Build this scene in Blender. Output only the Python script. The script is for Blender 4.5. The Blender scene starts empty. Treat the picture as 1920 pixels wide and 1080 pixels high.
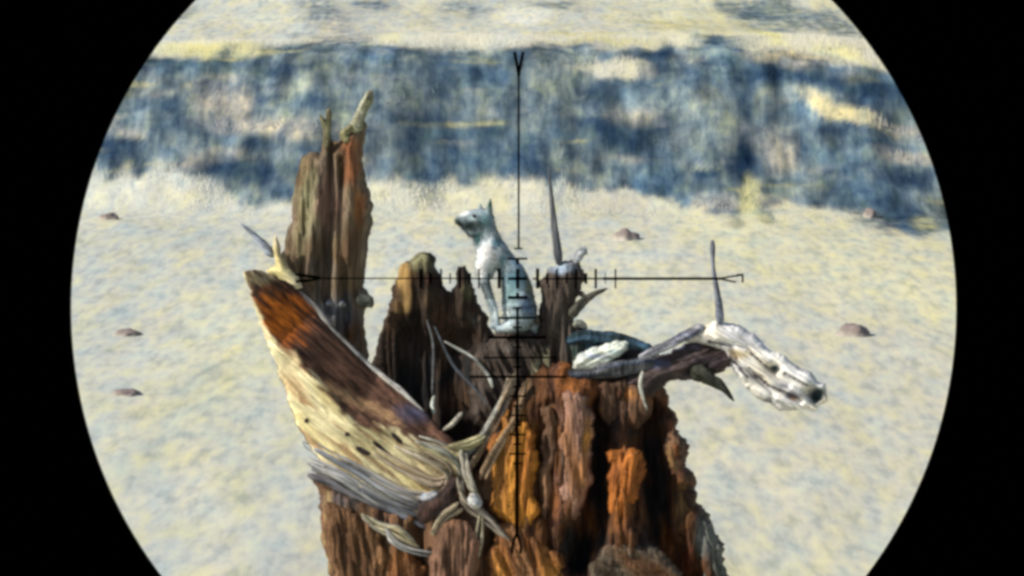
import bpy, bmesh, math, random
import numpy as np
from mathutils import Vector, Matrix, noise, geometry
random.seed(7); np.random.seed(7)
R = math.radians
scene = bpy.context.scene
C = scene.collection

# ------------------------------------------------------------------ camera, world, sun, exposure
F = 7500.0                       # focal length in pixels of the 1920 px wide photograph
CAM = Vector((0.0, 0.0, 1.70)); PITCH = R(6.65)
cd = bpy.data.cameras.new('camera'); cam = bpy.data.objects.new('camera', cd); C.objects.link(cam)
cam.location = CAM; cam.rotation_euler = (R(90) - PITCH, 0, 0)
cd.sensor_width = 36; cd.lens = F / 1920 * 36; cd.clip_start = 0.01; cd.clip_end = 2000
scene.camera = cam

SUN = Vector((-0.75, -0.33, 0.57)).normalized()
w = bpy.data.worlds.new('World'); scene.world = w; w.use_nodes = True
nt = w.node_tree; nt.nodes.clear()
sky = nt.nodes.new('ShaderNodeTexSky'); sky.sky_type = 'NISHITA'; sky.sun_disc = False
sky.sun_elevation = math.asin(SUN.z); sky.sun_rotation = math.atan2(SUN.x, SUN.y)
bg = nt.nodes.new('ShaderNodeBackground'); bg.inputs['Strength'].default_value = 0.10
wo = nt.nodes.new('ShaderNodeOutputWorld')
nt.links.new(sky.outputs[0], bg.inputs[0]); nt.links.new(bg.outputs[0], wo.inputs[0])
sd = bpy.data.lights.new('sun', 'SUN'); sd.energy = 5.0; sd.angle = R(0.5); sd.color = (1.0, 0.93, 0.80)
so = bpy.data.objects.new('sun', sd); C.objects.link(so); so.location = (-6, -1, 8)
so.rotation_euler = SUN.to_track_quat('Z', 'Y').to_euler()
scene.view_settings.view_transform = 'Standard'; scene.view_settings.look = 'None'
scene.view_settings.gamma = 1; scene.view_settings.use_curve_mapping = False
scene.view_settings.exposure = 0.0
scene.cycles.pixel_filter_type = 'GAUSSIAN'; scene.cycles.filter_width = 3.9     # the soft optics of the photograph
scene.cycles.max_bounces = 6; scene.cycles.use_denoising = True

# ------------------------------------------------------------------ helpers
cp, sp_ = math.cos(PITCH), math.sin(PITCH)
FW = Vector((0, cp, -sp_)); UP = Vector((0, sp_, cp)); RT = Vector((1, 0, 0))
Y0 = 6.0; PX = Y0 / F             # metres per photo pixel at the stump
def P(px, py, Y=Y0):
    d = FW + RT * ((px - 960) / F) + UP * ((540 - py) / F)
    return CAM + d * (Y / d.y)
def W(px, py, d=0.0):             # d: depth behind the squirrel, in photo pixels
    return P(px, py, Y0 + d * PX)
def on_ground(px, py, z):
    d = FW + RT * ((px - 960) / F) + UP * ((540 - py) / F)
    return CAM + d * ((z - CAM.z) / d.z)

def tag(o, label=None, cat=None, group=None, kind=None):
    if label: o['label'] = label
    if cat: o['category'] = cat
    if group: o['group'] = group
    if kind: o['kind'] = kind
    return o
def empty(name, loc):
    o = bpy.data.objects.new(name, None); C.objects.link(o); o.location = loc; return o
def mesh_obj(name, verts, faces, mat, parent=None, cols=None, smooth=True, normals=None):
    base = parent_base(parent)
    me = bpy.data.meshes.new(name)
    me.from_pydata([tuple(Vector(v) - base) for v in verts], [], faces)
    me.validate(); me.update()
    if cols is not None:
        a = me.color_attributes.new('tint', 'FLOAT_COLOR', 'POINT')
        arr = np.ones((len(me.vertices), 4), dtype=np.float32); arr[:, :3] = np.asarray(cols)[:len(me.vertices)]
        a.data.foreach_set('color', arr.ravel())
    if smooth: me.polygons.foreach_set('use_smooth', [True] * len(me.polygons))
    if normals is not None: me.polygons.foreach_set('use_smooth', [True] * len(me.polygons)); me.normals_split_custom_set_from_vertices(normals)
    me.materials.append(mat)
    o = bpy.data.objects.new(name, me); C.objects.link(o)
    if parent: o.parent = parent
    return o
def parent_base(p):
    b = Vector((0, 0, 0))
    while p: b += p.location; p = p.parent
    return b

def new_mat(name, rough=0.85, spec=0.25):
    m = bpy.data.materials.new(name); m.use_nodes = True
    b = m.node_tree.nodes['Principled BSDF']
    b.inputs['Roughness'].default_value = rough; b.inputs['Specular IOR Level'].default_value = spec
    return m, m.node_tree, b
def N(t, kind, **kw):
    n = t.nodes.new(kind)
    for k, v in kw.items():
        if k in n.inputs: n.inputs[k].default_value = v
        else: setattr(n, k, v)
    return n
def noise_node(t, vec, scale, detail=3, rough=0.5, dist=0.0):
    n = N(t, 'ShaderNodeTexNoise'); n.inputs['Scale'].default_value = scale
    n.inputs['Detail'].default_value = detail; n.inputs['Roughness'].default_value = rough
    n.inputs['Distortion'].default_value = dist
    t.links.new(vec, n.inputs['Vector']); return n.outputs['Fac']
def ramp(t, fac, stops):
    r = N(t, 'ShaderNodeValToRGB'); e = r.color_ramp.elements
    while len(e) < len(stops): e.new(0.5)
    for i, (p, c) in enumerate(stops):
        e[i].position = p; e[i].color = (*c, 1) if len(c) == 3 else c
    t.links.new(fac, r.inputs[0]); return r.outputs[0]
def mapped(t, scale=(1, 1, 1), rot=(0, 0, 0), out='Object'):
    tc = N(t, 'ShaderNodeTexCoord'); m1 = N(t, 'ShaderNodeMapping'); m1.inputs['Rotation'].default_value = rot
    m2 = N(t, 'ShaderNodeMapping'); m2.inputs['Scale'].default_value = scale
    t.links.new(tc.outputs[out], m1.inputs[0]); t.links.new(m1.outputs[0], m2.inputs[0]); return m2.outputs[0]
def mix(t, a, b, fac, mode='MIX'):
    m = N(t, 'ShaderNodeMix', data_type='RGBA', blend_type=mode)
    for s, v in (('A', a), ('B', b)):
        idx = 6 if s == 'A' else 7
        if isinstance(v, tuple): m.inputs[idx].default_value = (*v, 1)
        else: t.links.new(v, m.inputs[idx])
    if isinstance(fac, float): m.inputs[0].default_value = fac
    else: t.links.new(fac, m.inputs[0])
    return m.outputs[2]
def bump(t, b, h, strength, dist):
    n = N(t, 'ShaderNodeBump'); n.inputs['Strength'].default_value = strength; n.inputs['Distance'].default_value = dist
    t.links.new(h, n.inputs['Height']); t.links.new(n.outputs[0], b.inputs['Normal'])

def wood(name, rot=(0, 0, 0), grain=0.6, bumpd=0.008, crack=0.55):
    """weathered wood: colour and painted light from the piece's tint, fibres along local Z after the rotation"""
    m, t, b = new_mat(name, 0.8, 0.2)
    v = mapped(t, (1, 1, 0.12), rot); v2 = mapped(t, (1, 1, 0.35), rot)
    at = N(t, 'ShaderNodeVertexColor', layer_name='tint')
    n1 = noise_node(t, v, 70, 5, 0.6, 0.4); n2 = noise_node(t, v2, 18, 4, 0.6, 0.8); n3 = noise_node(t, v, 190, 3, 0.6)
    g1 = ramp(t, n1, [(0.32, (0.28,) * 3), (0.5, (0.95,) * 3), (0.72, (1.5,) * 3)])
    g2 = ramp(t, n2, [(0.34, (0.5, 0.46, 0.44)), (0.55, (1.0, 1.0, 1.0)), (0.7, (1.35, 1.25, 1.1))])
    c = mix(t, at.outputs[0], g1, grain, 'MULTIPLY'); c = mix(t, c, g2, 0.8, 'MULTIPLY')
    v3 = mapped(t, (1, 1, 0.05), rot); n4 = noise_node(t, v3, 260, 2, 0.6, 0.2); n5 = noise_node(t, v3, 55, 3, 0.6, 1.2)
    c = mix(t, c, ramp(t, n4, [(0.35, (0.55,) * 3), (0.5, (1,) * 3), (0.66, (1.4,) * 3)]), 0.7, 'MULTIPLY')
    c = mix(t, c, ramp(t, n5, [(0.465, (1, 1, 1)), (0.492, (0.16, 0.13, 0.12)), (0.508, (0.16, 0.13, 0.12)), (0.535, (1, 1, 1))]), crack, 'MULTIPLY')
    t.links.new(c, b.inputs['Base Color'])
    h = N(t, 'ShaderNodeMath', operation='ADD'); t.links.new(n1, h.inputs[0])
    h2 = N(t, 'ShaderNodeMath', operation='MULTIPLY'); t.links.new(n3, h2.inputs[0]); h2.inputs[1].default_value = 0.4
    t.links.new(h2.outputs[0], h.inputs[1]); bump(t, b, h.outputs[0], 0.9, bumpd)
    return m
M_WOOD = wood('upright_wood')
M_DIAG = wood('slanting_wood', rot=(0, R(48), 0), grain=0.45, crack=0.2)
M_BLEACH = wood('bleached_wood', rot=(0, R(58), 0), grain=0.42, bumpd=0.003, crack=0.35)

# ------------------------------------------------------------------ ground, bank, field above
def sstep(a, b, x):
    t = np.clip((x - a) / (b - a), 0, 1); return t * t * (3 - 2 * t)
def vn(x, y, z=0.0): return noise.noise(Vector((x, y, z)))
def foot_y(x):                                 # where the bank rises out of the pale flat
    return 17.45 + 0.30 * vn(x * 0.8, 3.1) + 0.18 * vn(x * 2.3, 7.7) + 0.06 * vn(x * 6, 1.7)
def height(x, y):
    h = 0.04 * vn(x * 0.5, y * 0.4, 2.0) + 0.012 * vn(x * 2.2, y * 0.9, 5.0) + 0.005 * vn(x * 6, y * 2.0, 9.0)
    t = y - foot_y(x); top = 0.64 + 0.05 * vn(x * 0.55, 11.0)
    h += top * float(sstep(-0.12, 1.32, t))
    if -0.1 < t < 1.5:                         # gullies and clods on the face
        e = math.sin((t + 0.1) / 1.6 * math.pi)
        h += e * (0.050 * vn(x * 2.4, t * 1.6, 8.0) + 0.022 * vn(x * 6.5, t * 4.0, 14.0))
    if t > 1.2:
        h += 0.03 * min(t - 1.2, 6) + 0.04 * vn(x * 0.9, y * 0.9, 6.0) * min(t - 1.2, 1)
        if t > 12: h += 0.055 * (t - 12) + 0.8 * vn(x * 0.05, y * 0.04, 3.0) * min((t - 12) / 20, 1) * 3
    return h
xs = sorted(set([round(v, 4) for v in list(np.arange(-3.4, 3.4001, 0.024)) +
        [s * (3.4 + 0.25 * k * (1 + 0.22 * k)) for k in range(1, 36) for s in (-1, 1)]]))
def lerp3(a, b, k): return a * (1 - k) + b * k
TOPX = [200, 300, 450, 550, 650, 750, 900, 1000, 1200, 1340, 1400, 1550, 1650, 1800]; TOPY = [112, 106, 97, 78, 74, 88, 94, 84, 92, 66, 92, 108, 126, 150]
FTX = [120, 200, 270, 330, 400, 450, 540, 620, 700, 800, 900, 1000, 1100, 1200, 1300, 1380, 1450, 1550, 1650, 1800]
FTY = [350, 338, 326, 322, 350, 388, 372, 350, 338, 352, 336, 342, 352, 362, 392, 406, 380, 392, 420, 448]
A3 = lambda *c: np.array(c)
SHADE_BLUE, SHADE_DEEP, SHADE_GREY, MAUVE, SAND, STRAW = A3(.075, .128, .190), A3(.018, .042, .085), A3(.19, .235, .25), A3(.36, .35, .33), A3(.57, .555, .475), A3(.62, .585, .30)
# shade of the bank painted as patches, with scrub and dry grass: (x, y, half width, half height, slope, colour, cover)
BANK_PATCHES = [(420, 192, 62, 32, .1, MAUVE, .8), (480, 236, 120, 18, .05, MAUVE, .75), (355, 268, 62, 26, .0, SHADE_GREY, .8), (240, 300, 60, 26, 0, SHADE_DEEP, .6), (470, 325, 100, 28, .1, SHADE_DEEP, .8), (520, 120, 90, 22, .1, SHADE_DEEP, .6),
        (560, 265, 90, 20, 0, SHADE_DEEP, .5), (620, 130, 60, 50, 0, SHADE_GREY, .6), (760, 170, 90, 60, .0, SHADE_GREY, .7), (740, 260, 60, 50, 0, SHADE_DEEP, .6), (830, 130, 50, 50, 0, SHADE_BLUE, .6), (900, 200, 60, 40, 0, SHADE_GREY, .6), (900, 300, 60, 40, 0, SHADE_BLUE, .7),
        (1040, 150, 90, 50, 0, SHADE_GREY, .6), (1150, 128, 66, 17, .05, A3(.62, .60, .50), .9), (1105, 178, 40, 28, 0, SHADE_DEEP, .7), (1235, 106, 70, 16, 0, SHADE_DEEP, .6), (1160, 256, 70, 46, 0, SHADE_DEEP, .7), (1190, 215, 60, 20, 0, MAUVE, .5), (1330, 230, 56, 60, 0, SHADE_GREY, .9),
        (1390, 300, 34, 52, 0, SHADE_DEEP, 1.0), (1420, 190, 40, 60, 0, SHADE_BLUE, .7), (1240, 320, 50, 30, 0, SHADE_BLUE, .8), (1460, 290, 26, 44, 0, MAUVE, .7), (1440, 200, 16, 40, 0, SHADE_GREY, .7), (1600, 214, 96, 17, .38, A3(.52, .47, .30), 1.0), (1690, 240, 60, 12, .2, MAUVE, .8),
        (1720, 296, 70, 13, .15, MAUVE, .9), (1600, 160, 110, 22, .1, SHADE_DEEP, .7), (1560, 330, 60, 30, 0, SHADE_DEEP, .5), (1640, 360, 70, 50, 0, SHADE_BLUE, .8), (1290, 330, 12, 40, 0, SHADE_GREY, .7), (1405, 372, 22, 40, 0, STRAW, .7), (1340, 385, 40, 20, 0, MAUVE, .7),
        (400, 93, 90, 14, .0, STRAW, .9), (440, 62, 70, 30, 0, SAND, .8), (640, 50, 60, 40, 0, MAUVE, .6), (780, 40, 90, 30, 0, SAND, .7), (600, 14, 50, 24, 0, SHADE_BLUE, .5), (880, 16, 70, 18, 0, SHADE_BLUE, .5), (1100, 62, 90, 6, .0, A3(.50, .47, .27), .8), (1130, 82, 110, 6, 0, A3(.50, .47, .25), .7),
        (1260, 46, 120, 12, .1, A3(.50, .46, .28), .7), (1450, 22, 90, 32, .2, SHADE_GREY, .9), (1430, 66, 50, 12, .4, STRAW, .8), (1500, 110, 90, 8, .1, A3(.42, .37, .26), .8), (1575, 100, 60, 12, .15, STRAW, .7), (1570, 50, 60, 30, .3, SHADE_BLUE, .6), (740, 68, 60, 10, 0, STRAW, .6), (1370, 80, 60, 10, 0, SHADE_BLUE, .5),
        (320, 360, 80, 30, 0, SAND, .5), (560, 352, 70, 12, 0, SHADE_BLUE, .6), (800, 388, 60, 14, 0, SAND, .6), (1170, 385, 60, 20, 0, MAUVE, .35), (1500, 345, 60, 26, 0, SHADE_GREY, .5), (960, 30, 60, 22, 0, A3(.7, .7, .66), .6), (330, 20, 60, 14, 0, SHADE_GREY, .6), (700, 8, 40, 14, 0, SHADE_BLUE, .6), (1040, 12, 40, 10, 0, SHADE_GREY, .7), (1400, 30, 50, 26, .1, SHADE_BLUE, .6), (1690, 390, 50, 40, 0, SHADE_DEEP, .6), (1730, 420, 30, 20, 0, STRAW, .5)]
BA = [np.array([b[k] for b in BANK_PATCHES], float) for k in range(5)]; BC = np.array([b[5] for b in BANK_PATCHES]); BS = np.array([b[6] for b in BANK_PATCHES])
def fb(x, y, z):
    wx, wy = x + .35 * vn(x * .9, y * .9, z + 50), y + .35 * vn(x * .9, y * .9, z + 70)
    return vn(wx, wy, z) + .55 * vn(wx * 2.1 + 3, wy * 2.1, z + 9) + .3 * vn(wx * 4.3, wy * 4.3 + 5, z + 17)
def soil_and_shade(x, y, z):
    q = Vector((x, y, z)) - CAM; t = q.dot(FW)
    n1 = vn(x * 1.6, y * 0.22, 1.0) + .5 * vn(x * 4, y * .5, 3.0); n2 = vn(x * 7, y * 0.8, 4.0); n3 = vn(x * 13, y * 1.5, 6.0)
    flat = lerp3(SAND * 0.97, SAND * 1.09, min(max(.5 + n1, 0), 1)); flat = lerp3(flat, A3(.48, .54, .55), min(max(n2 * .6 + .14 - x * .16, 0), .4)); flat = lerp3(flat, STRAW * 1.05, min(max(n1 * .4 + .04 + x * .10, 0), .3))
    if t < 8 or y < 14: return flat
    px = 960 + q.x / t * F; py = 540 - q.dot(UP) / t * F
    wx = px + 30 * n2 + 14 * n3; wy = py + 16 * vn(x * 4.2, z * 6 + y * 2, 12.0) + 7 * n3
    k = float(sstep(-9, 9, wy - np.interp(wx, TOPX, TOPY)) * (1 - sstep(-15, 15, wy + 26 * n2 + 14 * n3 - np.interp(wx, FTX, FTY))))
    m = min(max(.5 + 1.0 * fb(x * 2.3, z * 4.5 + y * .5, 22.0), 0), 1); bank_shade = lerp3(SHADE_BLUE, SHADE_GREY, m); bank_shade = lerp3(bank_shade, SHADE_DEEP, min(max(1.5 * fb(x * 3.0, z * 6 + y * .8, 33.0), 0), .85))  # blue-grey shade of the bank face, put into the tint
    bank_shade = bank_shade * max(.35, 1 + .9 * vn(x * 13, z * 3.0 + y, 44.0)); bank_shade = lerp3(bank_shade, MAUVE, min(max(1.3 * fb(x * 2.4, z * 8 + y, 55.0) - .30, 0), .6))
    bank_shade = lerp3(bank_shade, STRAW * .8, min(max(1.6 * fb(x * 1.5, z * 12 + y * 2, 88.0) - .80, 0), .6))
    c = lerp3(flat, bank_shade, k)
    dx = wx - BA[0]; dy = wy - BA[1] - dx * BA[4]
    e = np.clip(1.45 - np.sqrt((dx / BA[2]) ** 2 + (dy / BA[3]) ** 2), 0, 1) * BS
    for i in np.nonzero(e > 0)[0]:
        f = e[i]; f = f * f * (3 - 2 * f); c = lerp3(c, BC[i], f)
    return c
def sheet(name, ys, mat):
    n = len(xs); V = [(x, y, height(x, y)) for y in ys for x in xs]
    K = [soil_and_shade(*v) for v in V]
    Fc = [(j * n + i, j * n + i + 1, (j + 1) * n + i + 1, (j + 1) * n + i) for j in range(len(ys) - 1) for i in range(n - 1)]
    return tag(mesh_obj(name, V, Fc, mat, None, K), kind='structure')
def earth_mat(name, streak=False):
    m, t, b = new_mat(name, 1.0, 0.0)
    at = N(t, 'ShaderNodeVertexColor', layer_name='tint')
    v = mapped(t, (1, 0.185, 0.8))
    n2 = noise_node(t, v, 17.0, 3, 0.6); n3 = noise_node(t, v, 34.0, 2, 0.5); n4 = noise_node(t, mapped(t, (1, 0.2, 0.8)), 12, 2, 0.5)
    c = mix(t, at.outputs[0], ramp(t, n2, [(0.30, (0.74, 0.79, 0.84)), (0.48, (1, 1, 1)), (0.70, (1.13, 1.11, 1.0))]), 0.8, 'MULTIPLY')
    c = mix(t, c, ramp(t, n3, [(0.33, (0.86, 0.88, 0.90)), (0.5, (1, 1, 1)), (0.68, (1.10, 1.09, 1.0))]), 0.8, 'MULTIPLY')
    c = mix(t, c, ramp(t, n4, [(0.34, (0.90, 0.99, 1.06)), (0.5, (1, 1, 1)), (0.66, (1.05, 1.03, 0.84))]), 0.8, 'MULTIPLY')
    if streak:
        bw = N(t, 'ShaderNodeRGBToBW'); t.links.new(at.outputs[0], bw.inputs[0]); mk = ramp(t, bw.outputs[0], [(0.34, (.75,) * 3), (0.50, (0, 0, 0))])
        n5 = noise_node(t, mapped(t, (1, 0.22, 0.22)), 26, 3, 0.6); n6 = noise_node(t, mapped(t, (1, 0.6, 0.9)), 9, 3, 0.55, 0.5)
        c = mix(t, c, ramp(t, n5, [(0.34, (0.5, 0.55, 0.6)), (0.5, (1, 1, 1)), (0.66, (1.5, 1.42, 1.3))]), mk, 'MULTIPLY')
        c = mix(t, c, ramp(t, n6, [(0.36, (0.45, 0.52, 0.62)), (0.5, (1, 1, 1)), (0.66, (1.5, 1.38, 1.2))]), mk, 'MULTIPLY')
    t.links.new(c, b.inputs['Base Color']); bump(t, b, n2, 0.15, 0.010)
    return m
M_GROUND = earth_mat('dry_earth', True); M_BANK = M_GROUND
ya = list(np.arange(-40, 4, 4.0)) + list(np.arange(4, 8.5, 0.5)) + list(np.arange(8.5, 16.9, 0.06)) + [16.9]
yb = list(np.arange(16.9, 19.3, 0.018)) + [19.3]
yc = [19.3] + list(np.arange(19.36, 24, 0.07)) + [24 + 0.5 * k * (1 + 0.16 * k) for k in range(0, 50)]
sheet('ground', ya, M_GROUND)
def blades(name, n, region, hrange, wd, label, cat, nrm, var):
    rng = random.Random(5); V, Fc, K = [], [], []
    while len(Fc) < n:
        x, y = region(rng)
        if abs(x) > 0.128 * y + 0.1: continue
        z = height(x, y); c = soil_and_shade(x, y, z)
        if c.mean() < .30 and rng.random() > .03: continue
        c = c * rng.uniform(1 - var, 1 + var)
        h = rng.uniform(*hrange) * (0.12 + 0.88 * float(sstep(-.25, .35, y - foot_y(x)))) * float(1.05 - sstep(18.9, 19.6, y)) * (0.6 + 0.8 * (0.5 + vn(x * 4, y * 4, 60.0))); lx = rng.gauss(0, .35) * h; ly = rng.gauss(0, .3) * h; w_ = wd * rng.uniform(.6, 1.3)
        a = rng.uniform(-.9, .9); b = len(V)
        V += [(x - w_ * math.cos(a), y - w_ * math.sin(a), z - .004), (x + w_ * math.cos(a), y + w_ * math.sin(a), z - .004), (x + lx, y + ly, z + h)]
        Fc.append((b, b + 1, b + 2)); K += [c, c, c * 1.08]
    m, t, b = new_mat(name, 1.0, 0.0); t.links.new(N(t, 'ShaderNodeVertexColor', layer_name='tint').outputs[0], b.inputs['Base Color'])
    return tag(mesh_obj(name, V, Fc, m, None, K, normals=[nrm] * len(V)), label, cat, kind='stuff')
blades('scrub', 30000, lambda r: (r.uniform(-2.9, 2.9), r.uniform(16.7, 19.6)), (.010, .042), .0026, 'dry scrub growing over the bank, tinted with its painted shade', 'scrub', (-.1, -.72, .68), .16)
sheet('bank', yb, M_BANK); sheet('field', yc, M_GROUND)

# ------------------------------------------------------------------ relief solids: real thickness behind an uneven outline
def resample(poly, step, jag, seed):
    out = []
    n = len(poly)
    for i in range(n):
        a = np.array(poly[i], float); b = np.array(poly[(i + 1) % n], float)
        L = np.linalg.norm(b - a); k = max(1, int(L / step))
        nrm = np.array([-(b - a)[1], (b - a)[0]]) / max(L, 1e-6)
        for j in range(k):
            p = a + (b - a) * j / k
            if j or jag > 0: p = p + nrm * jag * vn(p[0] * 0.033, p[1] * 0.033, seed) * 2.0 + nrm * jag * 0.9 * vn(p[0] * 0.09, p[1] * 0.09, seed + 2) + nrm * jag * 0.7 * vn(p[0] * 0.23, p[1] * 0.23, seed + 5)
            out.append(p)
    return out
def seg_dist(Q, A, B):
    d = B - A; t = np.clip(((Q - A) @ d) / max(d @ d, 1e-9), 0, 1)
    return np.linalg.norm(Q - (A + t[:, None] * d), axis=1), t
def poly_dist(Q, pts, closed=True):
    D = np.full(len(Q), 1e9); n = len(pts)
    for i in range(n if closed else n - 1):
        D = np.minimum(D, seg_dist(Q, np.asarray(pts[i], float), np.asarray(pts[(i + 1) % n], float))[0])
    return D
def inside(Q, poly):
    x, y = Q[:, 0], Q[:, 1]; c = np.zeros(len(Q), bool); n = len(poly)
    for i in range(n):
        x1, y1 = poly[i]; x2, y2 = poly[(i + 1) % n]
        if y1 == y2: continue
        m = ((y1 > y) != (y2 > y)) & (x < (x2 - x1) * (y - y1) / (y2 - y1) + x1); c ^= m
    return c
PIECES = {}
def relief(name, outline, mat, parent, d0=0.0, thick=20, edge=25, back=None, step=4.0, jag=3.0, ridges=(), grain=(0, 1),
           amp=5.0, freq=0.07, cols=((0.1, 0.06, 0.04),), patches=(), tilt=(0, 0), extra=None, seed=0, label=None, flip_low=None):
    """outline in photo pixels, depths in the same unit; front and back skins share the rim"""
    B = resample(outline, step * 1.3, jag, seed)
    Bn = np.array(B)
    x0, y0 = Bn.min(0); x1, y1 = Bn.max(0)
    Q = []
    yy = y0
    while yy < y1:
        s = step if yy < 1110 else step * 4
        off = 0.5 * s if int(yy / s) % 2 else 0
        for xx in np.arange(x0 + off, x1, s): Q.append((xx + random.uniform(-.2, .2) * s, yy + random.uniform(-.2, .2) * s))
        yy += s
    Q = np.array(Q); Q = Q[inside(Q, B)]; Q = Q[poly_dist(Q, B) > step * 0.7]
    pts = [Vector((float(a), float(b))) for a, b in B] + [Vector((float(a), float(b))) for a, b in Q]
    vo, _, fo, ov, _, _ = geometry.delaunay_2d_cdt(pts, [], [list(range(len(B)))], 1, 1e-4)
    A = np.array([(v.x, v.y) for v in vo]); D = poly_dist(A, B)
    g = np.array(grain, float); g /= np.linalg.norm(g); cr = np.array([-g[1], g[0]])
    al = A @ g; ac = A @ cr
    k = np.clip(D / edge, 0, 1); prof = np.sqrt(np.clip(1 - (1 - k) ** 2, 0, 1))
    rough = np.array([vn(c * freq, a * freq * 0.13, seed) + 0.55 * vn(c * freq * 2.3, a * freq * 0.3, seed + 3)
                      + 0.3 * vn(c * freq * 5, a * freq * 0.55, seed + 7) for c, a in zip(ac, al)])
    rough = np.where(rough < 0, rough * 1.4, rough)
    f = thick * prof + amp * rough * np.clip(D / (edge * 0.5), 0, 1)
    for rp, rw, ra in ridges: 
        dd = poly_dist(A, rp, False); f += ra * np.exp(-(dd / rw) ** 2) * np.clip(D / 8, 0, 1)
    if extra is not None: f += extra(A)
    z0 = d0 + tilt[0] * (A[:, 0] - x0) / 100 + tilt[1] * (A[:, 1] - y0) / 100
    front = z0 - f
    backd = z0 + (back if back is not None else thick * 0.7) * prof + 1.0
    rim = D < 1e-3
    verts = [W(a[0], a[1], q) for a, q in zip(A, front)]
    bi = {}; 
    for i in range(len(A)):
        if rim[i]: bi[i] = i
        else: bi[i] = len(verts); verts.append(W(A[i][0], A[i][1], max(backd[i], front[i] + 2)))
    faces = [];
    for fc in fo:
        a, b, c = (A[i] for i in fc[:3])
        o = (b[0] - a[0]) * (c[1] - a[1]) - (b[1] - a[1]) * (c[0] - a[0])
        ff = list(fc) if o < 0 else list(reversed(fc))          # photo y points down
        faces.append(tuple(ff)); g2 = tuple(bi[i] for i in reversed(ff))
        if len(set(g2) - set(ff)): faces.append(g2)
    # wood colour, then patches, some of them painted light and shade
    cc = [np.array(c) for c in cols]; col = np.zeros((len(A), 3))
    for i in range(len(A)):
        t = (0.5 + 0.9 * vn(ac[i] * 0.022, al[i] * 0.009, seed + 20)) * (len(cc) - 1); t = min(max(t, 0), len(cc) - 1.001)
        j = int(t); col[i] = cc[j] * (1 - (t - j)) + cc[min(j + 1, len(cc) - 1)] * (t - j)
    for (px, py, rx, ry, pc, st) in patches:
        wv = np.array([vn(a[0] * 0.05, a[1] * 0.025, seed + px) for a in A]) * 0.7
        e = np.clip(1.25 - np.sqrt(((A[:, 0] - px) / rx) ** 2 + ((A[:, 1] - py) / ry) ** 2) + wv, 0, 1)[:, None] * st
        e = e * e * (3 - 2 * e); col = col * (1 - e) + np.array(pc) * e
    allc = np.zeros((len(verts), 3)); allc[:len(A)] = col
    for i in range(len(A)): allc[bi[i]] = col[i]
    o = mesh_obj(name, verts, faces, mat, parent, allc)
    if label: o['label'] = label
    PIECES.setdefault(name, []).append((A, front))
    return o, (A, front)

def tube(name, pts, mat, parent, col, seg=16, rough=0.16, surf=None, lift=0.3, sub=7, col2=None, seed=None, flat=1.0, taper=True):
    """pts: (px, py, d, r). With surf the strand lies on that relief's front skin."""
    seed = random.uniform(0, 90) if seed is None else seed
    ctrl = []
    for p in pts:
        px, py, d, r = p
        if surf is not None:
            A, fr = surf; i = np.argmin((A[:, 0] - px) ** 2 + (A[:, 1] - py) ** 2); d = fr[i] - r * lift + d
        ctrl.append((px, py, d, r))
    P4 = [np.array(c, float) for c in ctrl]; P4 = [2 * P4[0] - P4[1]] + P4 + [2 * P4[-1] - P4[-2]]
    path = []
    for i in range(1, len(P4) - 2):
        for j in range(sub):
            t = j / sub; a, b, c, d = P4[i - 1:i + 3]
            path.append(0.5 * ((2 * b) + (c - a) * t + (2 * a - 5 * b + 4 * c - d) * t * t + (-a + 3 * b - 3 * c + d) * t ** 3))
    path.append(P4[-2])
    V, Fc, K = [], [], []
    c3 = [W(*q[:3]) for q in path]; n = len(path)
    for i, q in enumerate(path):
        tn = (c3[min(i + 1, n - 1)] - c3[max(i - 1, 0)]).normalized()
        s = tn.cross(Vector((0, 1, 0))).normalized(); u = s.cross(tn).normalized()
        r = max(q[3], 0.8) * PX * (1 if n < 8 else min(1.0, 0.6 + 0.4 * min(i, n - 1 - i) / (0.08 * n)) if taper else 1)
        for k in range(seg):
            a = 2 * math.pi * k / seg
            rr = r * (1 + (0.9 * rough * vn(math.cos(a) * 2.6 + seed, math.sin(a) * 2.6, i * 0.07 + 9)) + rough * 1.8 * vn(math.cos(a) * 1.5 + seed, math.sin(a) * 1.5, i * 0.22) + rough * vn(math.cos(a) * 3, math.sin(a) * 3 + seed, i * 0.7))
            V.append(c3[i] + s * (math.cos(a) * rr) + u * (math.sin(a) * rr * flat))
            t = 0.5 + 1.5 * vn(math.cos(a) * 2 + seed, math.sin(a) * 2, i * 0.10); t = min(max(t, 0), 1)
            kk = np.array(col) * (1 - t) + np.array(col2 or [v * 0.6 for v in col]) * t
            cr = vn(math.cos(a) * 4 + seed, math.sin(a) * 4, i * 0.09 + 30)
            K.append(kk * (0.35 if cr > 0.32 else 0.7 if cr > 0.22 else 1))
    for i in range(n - 1):
        for k in range(seg): Fc.append((i * seg + k, i * seg + (k + 1) % seg, (i + 1) * seg + (k + 1) % seg, (i + 1) * seg + k))
    for e, i0 in ((0, 0), (1, (n - 1) * seg)):
        tn = (c3[1] - c3[0]).normalized() * -1 if e == 0 else (c3[-1] - c3[-2]).normalized()
        V.append(c3[0 if e == 0 else -1] + tn * max(path[0 if e == 0 else -1][3], .8) * PX * 0.5); K.append(K[i0]); ci = len(V) - 1
        for k in range(seg):
            tri = (i0 + k, i0 + (k + 1) % seg, ci); Fc.append(tri if e else tri[::-1])
    me = mesh_obj(name, V, Fc, mat, parent, K)
    bm = bmesh.new(); bm.from_mesh(me.data); bmesh.ops.recalc_face_normals(bm, faces=bm.faces); bm.to_mesh(me.data); bm.free()
    return me

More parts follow.
